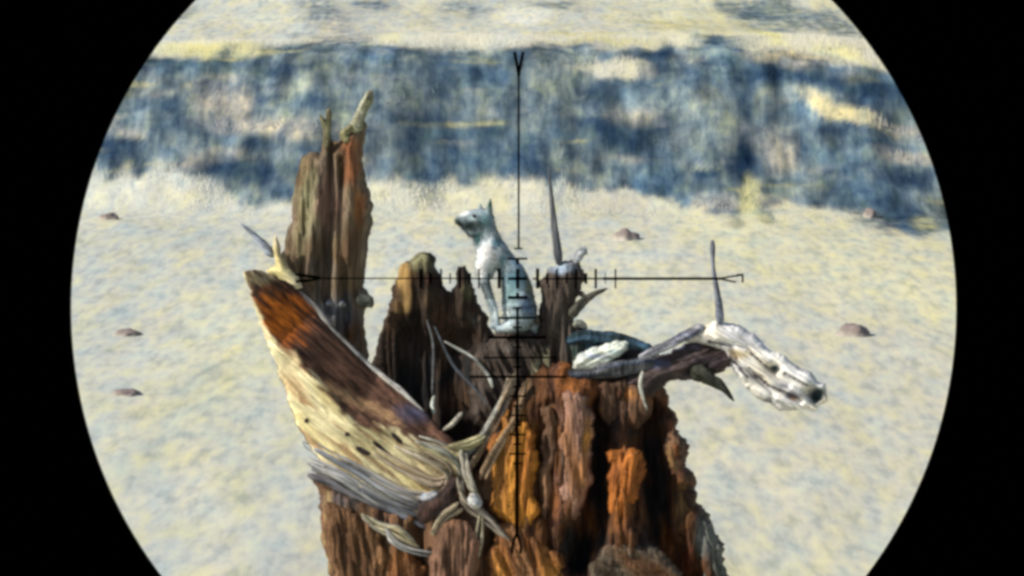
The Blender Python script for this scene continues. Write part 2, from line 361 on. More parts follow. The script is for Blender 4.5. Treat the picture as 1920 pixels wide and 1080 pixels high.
# colours of the wood
DK = (0.030, 0.020, 0.015); BR = (0.115, 0.055, 0.025); OR = (0.50, 0.17, 0.03); TAN = (0.30, 0.21, 0.12)
RED = (0.34, 0.10, 0.035); GY = (0.24, 0.23, 0.23); PK = (0.26, 0.16, 0.12); WH = (0.72, 0.70, 0.66); YL = (0.85, 0.74, 0.36)
BLU = (0.10, 0.13, 0.19); GRN = (0.30, 0.30, 0.17); CREVICE = (0.03, 0.032, 0.04)

base = P(1010, 540, 6.12); base.z = height(base.x, base.y) - 0.03
stump = tag(empty('tree_stump', base), 'broken rotten brown tree stump with jagged spires and bleached roots, the squirrel standing on it', 'tree stump')

# hollow core that carries the broken rim down to the ground
def core():
    V, Fc, K = [], [], []; n = 40; hs = np.linspace(-0.05, 0.74, 26)
    for j, z in enumerate(hs):
        for i in range(n):
            a = 2 * math.pi * i / n; r = 0.185 + 0.16 * max(0, 1 - z / 0.35) ** 2
            r *= 1 + 0.16 * vn(math.cos(a) * 2, math.sin(a) * 2, z * 1.2) + 0.07 * vn(math.cos(a) * 6, math.sin(a) * 6, z * 2)
            top = 0.06 * vn(a * 2, 3.0) if j == len(hs) - 1 else 0
            V.append((0.045 + math.cos(a) * r, 6.20 + math.sin(a) * r * 0.8, z + top)); K.append(BR)
    for j in range(len(hs) - 1):
        for i in range(n): Fc.append((j * n + i, j * n + (i + 1) % n, (j + 1) * n + (i + 1) % n, (j + 1) * n + i))
    V.append((0.045, 6.20, 0.55)); K.append(DK)
    for i in range(n): Fc.append(((len(hs) - 1) * n + i, (len(hs) - 1) * n + (i + 1) % n, len(V) - 1))
    return mesh_obj('trunk_core', V, Fc, M_WOOD, stump, K)
core()

# A. tall spire at the back left
spire, S_SPIRE = relief('spire', [(700, 860), (600, 760), (560, 640), (540, 560), (528, 520), (525, 475), (538, 447), (547, 400), (553, 350), (560, 300), (568, 288),
    (585, 287), (603, 291), (606, 262), (612, 246), (622, 258), (632, 264), (642, 258), (650, 242), (660, 228), (673, 220), (683, 232), (683, 270),
    (685, 310), (690, 345), (698, 385), (699, 422), (691, 455), (685, 500), (683, 538), (695, 552), (697, 572), (685, 582), (684, 620), (692, 680), (740, 800)],
    M_WOOD, stump, d0=75, thick=42, edge=55, step=3.2, jag=3.5, amp=11, freq=0.055, seed=3,
    cols=(BR, (0.17, 0.12, 0.07), (0.20, 0.155, 0.11), PK), tilt=(12, 0),
    ridges=[([(622, 270), (618, 420), (612, 560)], 7, -20), ([(600, 300), (590, 400), (575, 520)], 10, 10), ([(655, 260), (660, 340), (650, 480)], 13, 12),
            ([(640, 300), (640, 420), (650, 600)], 6, -12), ([(676, 330), (672, 440), (665, 560)], 7, -10)],
    patches=[(660, 300, 22, 60, RED, 0.6), (675, 385, 18, 40, OR, 0.5), (575, 380, 22, 90, GRN, 0.7), (560, 430, 16, 70, (0.42, 0.36, 0.2), 0.7),  # yellow left edge paints the sun catching the spire
             (615, 590, 90, 50, BLU, 0.6), (600, 500, 50, 30, GY, 0.4), (640, 250, 18, 18, GRN, 0.7)], label='tall dark brown spire of upright fibres')
tube('splinter', [(612, 275, 60, 8), (614, 240, 60, 7), (617, 205, 58, 5)], M_WOOD, stump, GRN, col2=(0.2, 0.17, 0.1))
tube('splinter', [(613, 245, 58, 5), (606, 228, 56, 5), (600, 216, 56, 3)], M_WOOD, stump, GRN)
tube('splinter', [(664, 246, 62, 12), (675, 217, 60, 10), (688, 190, 58, 10), (696, 170, 56, 6)], M_BLEACH, stump, (0.46, 0.47, 0.36), col2=(0.26, 0.27, 0.17))
tube('splinter', [(655, 265, 55, 9), (645, 252, 55, 8), (662, 236, 55, 7)], M_WOOD, stump, (0.4, 0.38, 0.2))
relief('sunlit_lip', [(514, 428), (520, 445), (528, 478), (540, 502), (560, 520), (568, 540), (545, 545), (515, 520), (498, 508), (518, 498), (512, 465)],
       M_BLEACH, stump, d0=20, thick=14, edge=14, step=3, jag=1.5, amp=2, seed=9, cols=(YL, WH), grain=(1, 1))  # sunlight on the lip painted in pale yellow and white
tube('twig', [(452, 420, 40, 3), (475, 440, 36, 5), (492, 458, 34, 8), (512, 480, 30, 8)], M_BLEACH, stump, (0.50, 0.56, 0.66), col2=(0.28, 0.33, 0.42))
tube('knob', [(672, 562, 30, 12), (690, 565, 24, 11), (697, 575, 22, 6)], M_WOOD, stump, (0.08, 0.09, 0.08))
for q in ((618, 568), (641, 570)): tube('fungus', [(q[0] - 5, q[1] + 4, 0, 4), (q[0], q[1] - 2, 0, 6), (q[0] + 5, q[1] + 3, 0, 4)], M_BLEACH, stump, (0.45, 0.47, 0.5), surf=S_SPIRE)

# C. dark mound between, the far wall of the hollow
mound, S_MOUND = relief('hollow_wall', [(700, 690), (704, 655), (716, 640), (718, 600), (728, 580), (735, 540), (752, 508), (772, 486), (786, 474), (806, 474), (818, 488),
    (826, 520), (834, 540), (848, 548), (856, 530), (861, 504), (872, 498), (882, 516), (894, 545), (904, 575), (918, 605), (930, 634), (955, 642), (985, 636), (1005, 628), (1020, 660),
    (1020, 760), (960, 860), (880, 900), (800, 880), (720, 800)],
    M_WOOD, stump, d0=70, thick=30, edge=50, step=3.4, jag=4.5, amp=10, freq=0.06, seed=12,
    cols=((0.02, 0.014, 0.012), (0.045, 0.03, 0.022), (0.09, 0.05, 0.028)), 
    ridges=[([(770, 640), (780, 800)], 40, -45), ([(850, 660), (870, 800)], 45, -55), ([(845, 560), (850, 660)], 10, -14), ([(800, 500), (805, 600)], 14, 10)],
    patches=[(758, 530, 20, 50, (0.42, 0.27, 0.10), 0.9), (800, 560, 22, 20, TAN, 0.45), (790, 490, 26, 24, GRN, 0.75), (880, 540, 14, 34, (0.16, 0.15, 0.08), 0.7),  # orange left flank is sunlight painted into the tint
             (900, 700, 60, 60, (0.015, 0.018, 0.022), 0.9), (790, 720, 70, 70, (0.015, 0.018, 0.022), 0.8), (805, 520, 18, 20, RED, 0.25), (890, 600, 14, 18, (0.13, 0.13, 0.12), 0.6), (985, 665, 40, 30, (0.13, 0.11, 0.10), 0.7)],  # near-black patches paint shade into the hollow
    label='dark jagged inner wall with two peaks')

# D. horn right of the squirrel
horn, S_HORN = relief('horn', [(985, 745), (992, 700), (1000, 655), (1003, 625), (1014, 600), (1012, 560), (1014, 525), (1026, 503), (1046, 492), (1066, 492), (1078, 482), (1090, 492),
    (1099, 520), (1088, 534), (1086, 556), (1080, 580), (1076, 602), (1092, 622), (1118, 634), (1150, 640), (1190, 650), (1225, 664), (1240, 700), (1200, 740), (1080, 780)],
    M_WOOD, stump, d0=15, thick=34, edge=36, step=2.8, jag=6, amp=12, freq=0.08, seed=17, cols=((0.04, 0.03, 0.026), (0.085, 0.066, 0.056), (0.12, 0.10, 0.085)),
    ridges=[([(1040, 640), (1050, 740)], 12, -14), ([(1010, 650), (1015, 720)], 6, -10)],
    patches=[(1050, 502, 26, 12, (0.36, 0.45, 0.58), 0.9), (1020, 690, 12, 40, (0.42, 0.40, 0.26), 0.7), (1130, 650, 60, 16, (0.04, 0.10, 0.16), 0.8), (1090, 660, 30, 20, (0.06, 0.11, 0.10), 0.7)],  # blue-white highlight painted on the crown
    label='stubby dark horn of wood')
tube('splinter', [(1029, 312, 10, 1.6), (1034, 370, 10, 4), (1040, 430, 8, 6.5), (1048, 494, 0, 10)], M_WOOD, stump, (0.14, 0.15, 0.17), col2=(0.07, 0.08, 0.10), rough=0.08).data
tube('splinter', [(1086, 548, -8, 6), (1096, 556, -10, 4), (1101, 566, -10, 2)], M_WOOD, stump, (0.12, 0.12, 0.10))
tube('splinter', [(1010, 610, -4, 5), (1003, 590, -6, 4), (1001, 574, -6, 2)], M_WOOD, stump, (0.14, 0.12, 0.10))
tube('splinter', [(1076, 610, -8, 7), (1090, 606, -10, 6), (1100, 616, -10, 4)], M_WOOD, stump, (0.36, 0.38, 0.34))
tube('splinter', [(1072, 592, -8, 11), (1090, 568, -12, 9), (1112, 553, -14, 6), (1138, 541, -16, 2.5)], M_WOOD, stump, (0.12, 0.12, 0.10))
tube('knob', [(1080, 492, -10, 7), (1084, 480, -10, 9), (1092, 471, -10, 9), (1100, 475, -10, 5)], M_BLEACH, stump, (0.66, 0.72, 0.78))
tube('root', [(1060, 640, -14, 8), (1100, 632, -20, 10), (1150, 634, -24, 9), (1190, 644, -26, 10), (1232, 662, -30, 9)], M_WOOD, stump, (0.05, 0.11, 0.18), col2=(0.02, 0.04, 0.05), rough=0.32)
relief('lit_root_top', [(1076, 690), (1084, 664), (1104, 652), (1130, 650), (1158, 636), (1182, 640), (1180, 656), (1160, 668), (1138, 684), (1104, 694)], M_BLEACH, stump, d0=-30, thick=16, edge=14, step=2.6, jag=4, amp=5, freq=0.1,
       grain=(0.9, -0.4), seed=95, cols=((0.80, 0.86, 0.74), (0.66, 0.74, 0.84)), patches=[(1120, 668, 30, 5, (0.30, 0.36, 0.60), .7), (1150, 660, 20, 5, (0.3, 0.45, 0.6), .6)])  # light on the root's flat top painted as pale colour
tube('root', [(1050, 704, -30, 8), (1110, 700, -38, 12), (1170, 690, -40, 15), (1230, 680, -34, 16)], M_WOOD, stump, (0.09, 0.12, 0.18), col2=(0.16, 0.16, 0.17))

relief('perch', [(880, 690), (896, 652), (914, 640), (926, 616), (944, 616), (960, 613), (978, 620), (992, 612), (1004, 624), (1018, 612), (1034, 650), (1036, 720), (1000, 800), (930, 830), (880, 780)],
       M_WOOD, stump, d0=22, thick=46, edge=40, step=3.0, jag=5, amp=14, freq=0.07, seed=61, grain=(0.5, 1), cols=((0.03, 0.024, 0.02), (0.09, 0.07, 0.06), (0.05, 0.04, 0.03)), patches=[(1008, 690, 10, 36, (0.40, 0.38, 0.25), .7), (950, 655, 30, 8, (0.16, 0.14, 0.13), .6)])
# E. front right trunk with deep fluting
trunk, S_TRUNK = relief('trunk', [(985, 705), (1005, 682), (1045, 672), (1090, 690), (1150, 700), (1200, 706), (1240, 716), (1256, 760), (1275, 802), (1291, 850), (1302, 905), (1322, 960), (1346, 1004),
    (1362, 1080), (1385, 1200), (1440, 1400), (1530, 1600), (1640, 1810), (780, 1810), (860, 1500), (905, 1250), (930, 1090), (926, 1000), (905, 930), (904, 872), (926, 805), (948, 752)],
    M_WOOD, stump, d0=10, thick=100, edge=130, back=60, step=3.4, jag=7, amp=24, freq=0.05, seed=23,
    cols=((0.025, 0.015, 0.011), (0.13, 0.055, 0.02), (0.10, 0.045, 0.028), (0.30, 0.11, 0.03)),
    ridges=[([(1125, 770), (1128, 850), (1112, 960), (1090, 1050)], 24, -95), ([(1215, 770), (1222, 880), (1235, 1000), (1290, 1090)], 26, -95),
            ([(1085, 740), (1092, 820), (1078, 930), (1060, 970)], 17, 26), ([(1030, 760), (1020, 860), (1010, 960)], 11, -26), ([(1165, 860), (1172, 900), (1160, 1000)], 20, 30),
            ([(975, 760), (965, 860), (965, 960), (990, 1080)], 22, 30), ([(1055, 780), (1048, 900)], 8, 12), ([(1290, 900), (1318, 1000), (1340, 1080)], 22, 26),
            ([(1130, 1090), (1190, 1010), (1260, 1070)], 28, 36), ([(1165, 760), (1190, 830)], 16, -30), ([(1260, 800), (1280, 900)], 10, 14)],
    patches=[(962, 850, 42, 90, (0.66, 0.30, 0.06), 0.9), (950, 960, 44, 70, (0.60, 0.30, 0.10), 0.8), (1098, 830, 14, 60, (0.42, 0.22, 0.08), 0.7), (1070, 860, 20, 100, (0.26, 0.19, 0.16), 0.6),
             (1170, 920, 28, 70, (0.48, 0.17, 0.04), 0.85), (1125, 880, 24, 150, (.02, .018, .02), 0.95), (1228, 920, 34, 150, (.02, .018, .02), 0.95), (1090, 1035, 70, 55, (.018, .018, .02), 0.95), (1180, 780, 80, 50, (0.03, 0.022, 0.02), 0.85), (1280, 950, 20, 50, (0.40, 0.24, 0.10), 0.6),  # near-black patches put the shade of the crevices into the colour
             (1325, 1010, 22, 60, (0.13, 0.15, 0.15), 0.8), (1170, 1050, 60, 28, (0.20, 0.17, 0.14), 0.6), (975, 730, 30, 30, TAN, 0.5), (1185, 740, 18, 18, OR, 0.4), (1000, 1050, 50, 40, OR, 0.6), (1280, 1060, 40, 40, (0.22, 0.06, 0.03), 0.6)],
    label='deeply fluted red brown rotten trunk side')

def chunk(outline, c, seed, grain=(0.05, 1), thick=24, surf=S_TRUNK, lift=6, pat=(), amp=10):
    A, fr = surf; cx, cy = np.mean([p[0] for p in outline]), np.mean([p[1] for p in outline])
    d = fr[np.hypot(A[:, 0] - cx, A[:, 1] - cy) < 40].mean()
    relief('broken_chunk', outline, M_WOOD, stump, d0=d + lift, thick=thick, edge=20, step=3.2, jag=5, amp=amp, freq=0.075, grain=grain, seed=seed, cols=c, patches=pat)
ORG = ((0.30, 0.13, 0.035), (0.72, 0.31, 0.05), (0.50, 0.19, 0.04)); MAV = ((0.16, 0.08, 0.05), (0.34, 0.20, 0.15), (0.32, 0.14, 0.05)); RST = ((0.16, 0.05, 0.02), (0.50, 0.17, 0.035), (0.24, 0.08, 0.03)); DRK = ((0.05, 0.03, 0.025), (0.14, 0.08, 0.05))
chunk([(962, 800), (982, 784), (1000, 800), (1012, 850), (1004, 900), (1010, 960), (985, 1010), (950, 990), (925, 960), (918, 890), (930, 830), (945, 780)], ORG, 71, (-.1, 1), 26)
chunk([(1058, 742), (1082, 728), (1104, 745), (1114, 790), (1112, 850), (1104, 915), (1090, 965), (1066, 975), (1050, 940), (1046, 880), (1052, 810)], MAV, 72, (.05, 1), 34, pat=[(1098, 830, 10, 60, (0.5, 0.24, 0.06), .8)])
chunk([(1016, 770), (1034, 756), (1046, 800), (1042, 870), (1036, 950), (1018, 980), (1008, 900), (1012, 830)], DRK + ((0.24, 0.13, 0.07),), 73, (.03, 1), 24)
chunk([(1136, 850), (1160, 838), (1196, 846), (1212, 872), (1200, 915), (1184, 950), (1176, 990), (1156, 1005), (1146, 960), (1138, 900)], RST, 74, (-.15, 1), 34, pat=[(1170, 940, 16, 40, (0.62, 0.20, 0.03), .8)])
chunk([(1262, 800), (1280, 830), (1288, 880), (1302, 930), (1318, 985), (1300, 1000), (1276, 950), (1262, 890), (1250, 840)], DRK + ((0.30, 0.18, 0.06),), 75, (.3, 1), 22)
chunk([(1312, 965), (1336, 985), (1352, 1030), (1366, 1090), (1340, 1120), (1318, 1060), (1304, 1010)], ((0.10, 0.115, 0.11), (0.16, 0.17, 0.15)), 76, (.3, 1), 20)
chunk([(1130, 1030), (1170, 1008), (1216, 1016), (1262, 1046), (1284, 1100), (1200, 1130), (1110, 1110), (1106, 1060)], ((0.06, 0.045, 0.03), (0.15, 0.12, 0.09), (0.12, 0.06, 0.03)), 77, (1, .6), 24)
chunk([(930, 985), (965, 975), (1000, 1000), (1046, 1040), (1066, 1110), (980, 1130), (920, 1110), (916, 1040)], ((0.34, 0.17, 0.08), (0.22, 0.09, 0.035), (0.5, 0.22, 0.05)), 78, (.4, 1), 30)
chunk([(1118, 712), (1160, 706), (1214, 716), (1230, 760), (1200, 800), (1150, 810), (1122, 770)], DRK + ((0.26, 0.10, 0.035),), 79, (.1, 1), 22, pat=[(1182, 738, 16, 16, (0.45, 0.20, 0.06), .6)])
# F. lower left bark
lower, S_LOW = relief('lower_bark', [(575, 884), (600, 890), (640, 900), (720, 930), (800, 940), (860, 930), (925, 940), (960, 1000), (965, 1110), (970, 1400), (960, 1810), (420, 1810), (540, 1480), (600, 1220), (622, 1100),
    (616, 1050), (603, 1010), (600, 960), (596, 915)],
    M_WOOD, stump, d0=-20, thick=52, edge=70, step=3.6, jag=4, amp=9, freq=0.05, seed=31, cols=(BR, (0.17, 0.095, 0.05), (0.22, 0.12, 0.07), PK),
    ridges=[([(850, 985), (845, 1090)], 36, 34), ([(785, 990), (790, 1090)], 14, -26), ([(900, 1000), (905, 1090)], 10, -22), ([(740, 1010), (735, 1090)], 12, 14)],
    patches=[(615, 1000, 10, 90, (0.50, 0.40, 0.14), 0.7), (745, 1060, 18, 40, OR, 0.6), (920, 1070, 18, 40, OR, 0.5), (640, 940, 50, 24, (0.11, 0.11, 0.12), 0.7), (900, 985, 26, 20, GY, 0.4), (700, 1070, 30, 30, (0.05, 0.03, 0.025), 0.7), (845, 1040, 34, 60, (0.24, 0.13, 0.085), 0.6)],
    label='brown bark below the bleached strands')

chunk([(815, 985), (850, 968), (888, 976), (902, 1020), (896, 1080), (880, 1130), (820, 1130), (806, 1060)], ((0.14, 0.075, 0.045), (0.27, 0.15, 0.10)), 81, (0, 1), 34, S_LOW)
chunk([(612, 940), (660, 950), (712, 985), (730, 1040), (716, 1110), (640, 1130), (618, 1060), (606, 1000)], ((0.12, 0.06, 0.03), (0.24, 0.13, 0.065)), 82, (.2, 1), 26, S_LOW)
chunk([(735, 1010), (770, 1020), (796, 1060), (790, 1120), (736, 1130), (722, 1070)], ((0.10, 0.045, 0.025), (0.34, 0.15, 0.05)), 83, (.1, 1), 24, S_LOW)
# B. long curved slab at the front left: inner shade and outer sunlight painted over the dark and bleached wood
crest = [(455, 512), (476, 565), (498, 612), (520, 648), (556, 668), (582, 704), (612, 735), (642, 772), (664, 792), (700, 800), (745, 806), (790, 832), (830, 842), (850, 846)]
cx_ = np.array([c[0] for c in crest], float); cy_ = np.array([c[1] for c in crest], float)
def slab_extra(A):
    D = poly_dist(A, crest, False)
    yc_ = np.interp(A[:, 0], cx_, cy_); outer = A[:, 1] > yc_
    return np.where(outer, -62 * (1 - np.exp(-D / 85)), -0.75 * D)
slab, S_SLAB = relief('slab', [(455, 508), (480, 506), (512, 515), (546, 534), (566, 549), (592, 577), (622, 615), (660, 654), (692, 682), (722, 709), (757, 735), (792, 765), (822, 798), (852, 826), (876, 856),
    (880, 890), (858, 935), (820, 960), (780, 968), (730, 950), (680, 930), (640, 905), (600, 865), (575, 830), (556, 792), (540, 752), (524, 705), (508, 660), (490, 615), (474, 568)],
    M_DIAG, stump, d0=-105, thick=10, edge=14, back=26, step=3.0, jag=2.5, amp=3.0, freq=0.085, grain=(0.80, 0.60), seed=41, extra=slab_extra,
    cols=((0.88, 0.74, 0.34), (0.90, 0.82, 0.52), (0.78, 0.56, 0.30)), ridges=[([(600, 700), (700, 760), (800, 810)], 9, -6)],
    patches=[], label='long curved slab, bleached with painted sunlight outside, dark with painted shade inside')
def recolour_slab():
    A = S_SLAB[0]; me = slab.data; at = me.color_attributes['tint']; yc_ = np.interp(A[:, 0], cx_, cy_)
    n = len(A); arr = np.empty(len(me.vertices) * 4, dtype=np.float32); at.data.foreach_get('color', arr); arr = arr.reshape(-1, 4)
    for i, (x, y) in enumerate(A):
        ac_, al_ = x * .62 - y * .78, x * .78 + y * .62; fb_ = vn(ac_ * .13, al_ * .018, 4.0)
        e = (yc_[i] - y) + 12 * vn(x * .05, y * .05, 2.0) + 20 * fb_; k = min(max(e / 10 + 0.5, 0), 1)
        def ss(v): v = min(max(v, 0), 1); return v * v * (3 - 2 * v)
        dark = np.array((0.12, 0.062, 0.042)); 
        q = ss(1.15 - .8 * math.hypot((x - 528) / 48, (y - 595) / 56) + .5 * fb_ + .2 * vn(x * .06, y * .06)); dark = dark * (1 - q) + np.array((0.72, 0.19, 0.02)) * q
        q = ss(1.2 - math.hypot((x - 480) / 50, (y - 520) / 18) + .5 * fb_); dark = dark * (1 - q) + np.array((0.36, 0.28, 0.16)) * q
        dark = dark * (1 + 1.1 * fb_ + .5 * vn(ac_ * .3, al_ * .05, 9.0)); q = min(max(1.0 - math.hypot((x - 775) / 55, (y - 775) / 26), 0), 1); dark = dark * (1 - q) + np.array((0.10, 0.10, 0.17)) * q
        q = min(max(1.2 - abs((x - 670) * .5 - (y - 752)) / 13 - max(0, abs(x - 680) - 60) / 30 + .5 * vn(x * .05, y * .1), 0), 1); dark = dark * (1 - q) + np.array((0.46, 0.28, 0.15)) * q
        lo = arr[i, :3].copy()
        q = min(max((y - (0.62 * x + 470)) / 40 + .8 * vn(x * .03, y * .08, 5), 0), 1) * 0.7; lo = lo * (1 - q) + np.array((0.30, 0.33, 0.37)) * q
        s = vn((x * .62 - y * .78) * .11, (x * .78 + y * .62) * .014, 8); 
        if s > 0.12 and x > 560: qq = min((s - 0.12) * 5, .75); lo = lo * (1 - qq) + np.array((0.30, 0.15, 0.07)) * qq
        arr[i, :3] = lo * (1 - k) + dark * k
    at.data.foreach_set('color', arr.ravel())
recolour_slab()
tube('splinter', [(562, 547, 0, 4), (592, 578, 0, 6), (622, 617, 0, 6), (660, 656, 0, 6), (692, 684, 0, 5), (724, 711, 0, 5), (757, 738, 0, 5), (795, 772, 0, 3)], M_BLEACH, stump, (0.42, 0.40, 0.36), surf=S_SLAB, lift=0.2, col2=(0.5, 0.5, 0.5))
for pts in ([(668, 838), (694, 852)], [(735, 812), (756, 832)], [(700, 826), (748, 868)], [(648, 810), (656, 816)], [(572, 786), (578, 790)], [(615, 856), (640, 868)]):
    (a, b), (c, d) = pts
    tube('knot_and_cavity_shade', [(a, b, 0, 4), ((a + c) / 2, (b + d) / 2, 0, 6), (c, d, 0, 3)], M_WOOD, stump, (0.06, 0.045, 0.05), surf=S_SLAB, lift=-0.35)

# H. strands wrapping the foot of the slab
strands = [
    ([(576, 868, 6), (640, 898, 8), (720, 946, 9), (792, 968, 7)], (0.28, 0.30, 0.34), (0.5, 0.5, 0.5)),
    ([(590, 842, 5), (660, 880, 7), (735, 925, 9), (800, 950, 8)], (0.46, 0.47, 0.50), (0.16, 0.18, 0.22)),
    ([(620, 862, 5), (690, 895, 7), (760, 930, 8), (812, 935, 7)], (0.60, 0.56, 0.48), (0.35, 0.33, 0.31)),
    ([(700, 850, 5), (760, 885, 7), (812, 908, 8), (838, 900, 7)], (0.64, 0.54, 0.40), (0.44, 0.36, 0.27)),
    ([(740, 836, 5), (800, 862, 7), (838, 886, 8), (832, 920, 7), (800, 934, 6)], (0.66, 0.60, 0.48), (0.5, 0.42, 0.3)),
    ([(780, 828, 5), (832, 846, 7), (862, 876, 8), (860, 912, 7), (836, 930, 6)], (0.60, 0.62, 0.54), (0.38, 0.38, 0.32)),
    ([(578, 890, 7), (620, 905, 9), (668, 930, 8), (708, 950, 7)], (0.30, 0.29, 0.30), (0.16, 0.16, 0.19)),
    ([(640, 915, 5), (700, 940, 8), (760, 968, 8), (800, 990, 5)], (0.26, 0.28, 0.33), (0.13, 0.15, 0.2)),
]
for pts, c1, c2 in [([(x + dx_, y + dy_, r * k_) for x, y, r in pts], [v * k2_ for v in c1], c2) for pts, c1, c2 in strands
                    for dx_, dy_, k_, k2_ in ((0, 0, .9, 1), (6, -10, .5, 1.15))]:
    tube('strand', [(x, y, 0, r) for x, y, r in pts], M_BLEACH, stump, c1, col2=c2, surf=S_SLAB, lift=0.25, rough=0.22)
free = [
    ([(962, 700, -30, 8), (940, 765, -60, 9), (908, 835, -85, 9), (878, 880, -100, 8)], (0.44, 0.34, 0.22), (0.26, 0.22, 0.17)),
    ([(948, 745, -55, 6), (920, 800, -80, 8), (885, 848, -95, 9), (850, 858, -100, 7)], (0.42, 0.42, 0.38), (0.26, 0.26, 0.25)),
    ([(985, 712, -50, 6), (962, 780, -90, 8), (925, 850, -105, 8), (905, 900, -108, 7)], (0.38, 0.27, 0.16), (0.22, 0.15, 0.10)),
    ([(905, 822, -104, 7), (872, 836, -108, 8), (838, 838, -108, 6)], (0.55, 0.52, 0.30), (0.4, 0.36, 0.22)),
    ([(866, 850, -108, 8), (878, 890, -116, 9), (892, 925, -120, 9)], (0.66, 0.64, 0.54), (0.46, 0.44, 0.36)),
    ([(860, 905, -116, 9), (868, 942, -118, 9), (905, 968, -112, 8), (950, 1010, -110, 7)], (0.48, 0.42, 0.32), (0.24, 0.22, 0.22)),
    ([(862, 950, -116, 8), (832, 970, -112, 9), (812, 998, -100, 6)], (0.50, 0.42, 0.30), (0.34, 0.28, 0.2)),
    ([(902, 958, -112, 5), (898, 1010, -108, 7), (886, 1060, -106, 8), (868, 1110, -104, 8)], (0.52, 0.47, 0.34), (0.36, 0.33, 0.24)),
    ([(684, 968, -98, 7), (712, 986, -100, 10), (745, 1000, -100, 11), (782, 1022, -98, 7)], (0.56, 0.50, 0.30), (0.3, 0.3, 0.3)),
    ([(720, 990, -100, 5), (742, 1018, -98, 8), (770, 1035, -98, 6), (812, 1040, -95, 4)], (0.40, 0.42, 0.44), (0.2, 0.2, 0.22)),
    ([(610, 860, -70, 4), (578, 838, -66, 4), (566, 826, -66, 2)], (0.35, 0.38, 0.42), (0.25, 0.28, 0.3)),
]
for pts, c1, c2 in free:
    rr = random.Random(int(pts[0][0])); m = 4 if pts[0][3] > 5.5 else 2
    for q in range(m):
        oa = rr.uniform(0, 6.28); tw = rr.uniform(-1.2, 1.2); sh = rr.uniform(.75, 1.15)
        sub = [(x + math.cos(oa + tw * i) * r * .75 + rr.uniform(-2, 2), y + math.sin(oa + tw * i) * r * .6 + rr.uniform(-3, 3), d + math.sin(oa + tw * i) * r * .6, r * rr.uniform(.38, .58)) for i, (x, y, d, r) in enumerate(pts)]
        tube('strand', sub, M_BLEACH, stump, [v * sh for v in c1], col2=[v * sh for v in c2], rough=0.24, seg=10)
tube('knob', [(884, 928, -122, 10), (893, 942, -124, 12), (898, 950, -122, 7)], M_BLEACH, stump, (0.66, 0.62, 0.46), col2=(0.5, 0.56, 0.66))
tube('knob', [(790, 934, -104, 8), (808, 932, -108, 11), (822, 926, -106, 7)], M_BLEACH, stump, (0.60, 0.56, 0.46), col2=(0.26, 0.34, 0.50))
tube('knot_and_cavity_shade', [(858, 898, -98, 12), (838, 932, -104, 18), (806, 955, -104, 19), (790, 978, -96, 12)], M_WOOD, stump, (0.05, 0.035, 0.035), col2=(0.10, 0.055, 0.045))  # solid dark piece painting the shade of a cavity
# rootlets and straws hanging in the hollow
for pts, c1 in [
    ([(803, 600, 0, 2.5), (810, 650, -8, 3), (812, 740, -22, 3)], (0.16, 0.17, 0.18)),
    ([(812, 742, -24, 4), (812, 758, -30, 6), (813, 776, -36, 5)], (0.66, 0.72, 0.66)),
    ([(812, 612, 0, 2.5), (850, 682, -16, 4), (890, 730, -22, 4), (922, 765, -30, 3)], (0.12, 0.14, 0.17)),
    ([(832, 640, -10, 2.5), (862, 656, -16, 4), (888, 672, -20, 4), (912, 702, -26, 5), (926, 726, -30, 6)], (0.58, 0.60, 0.56)),
    ([(834, 806, -76, 5), (850, 795, -80, 7), (866, 774, -80, 6)], (0.60, 0.58, 0.50)),
    ([(1206, 696, -70, 4), (1203, 720, -84, 6), (1206, 742, -88, 5), (1213, 770, -92, 2.5)], (0.66, 0.66, 0.58)),
    ([(975, 640, 10, 5), (1010, 632, 8, 7), (1018, 612, 8, 5)], (0.40, 0.38, 0.30)),
    ([(985, 590, 20, 4), (1005, 594, 16, 6), (1012, 606, 12, 5)], (0.44, 0.42, 0.30))]:
    pts = [(x + 2.5 * math.sin(k * 2.1 + x), y, d, r * .68) for k, (x, y, d, r) in enumerate(pts)]
    tube('rootlet', pts, M_BLEACH, stump, c1, rough=0.12, seg=8)

# G. root reaching out to the right
def shade_slits(lines, c):  # rows of dark spots that paint shaded gaps into the limb
    out = []
    for x1, y1, x2, y2, w_ in lines:
        n = max(2, int(math.hypot(x2 - x1, y2 - y1) / w_))
        for k in range(n + 1): out.append((x1 + (x2 - x1) * k / n, y1 + (y2 - y1) * k / n, w_, w_ * .8, c, 1.0))
    return out
relief('root', [(1165, 735), (1180, 702), (1218, 676), (1262, 654), (1300, 640), (1336, 638), (1368, 650), (1394, 668), (1374, 684), (1342, 700), (1292, 708), (1250, 720), (1214, 748)],
       M_BLEACH, stump, d0=-22, thick=30, edge=26, step=2.8, jag=5, amp=8, freq=0.1, grain=(0.9, -0.35), seed=91, cols=((0.035, 0.03, 0.032), (0.095, 0.07, 0.07), (0.06, 0.045, 0.055)),
       patches=[(1225, 682, 40, 10, (0.07, 0.09, 0.18), .8), (1280, 650, 30, 8, (0.10, 0.11, 0.2), .7), (1340, 655, 30, 14, (0.05, 0.035, 0.03), .7)], label='dark root stub with splintered end')
tube('root', [(1200, 670, -52, 7), (1250, 648, -56, 9), (1290, 628, -54, 10), (1318, 612, -50, 8)], M_BLEACH, stump, (0.22, 0.26, 0.40), col2=(0.5, 0.5, 0.55), rough=0.25)
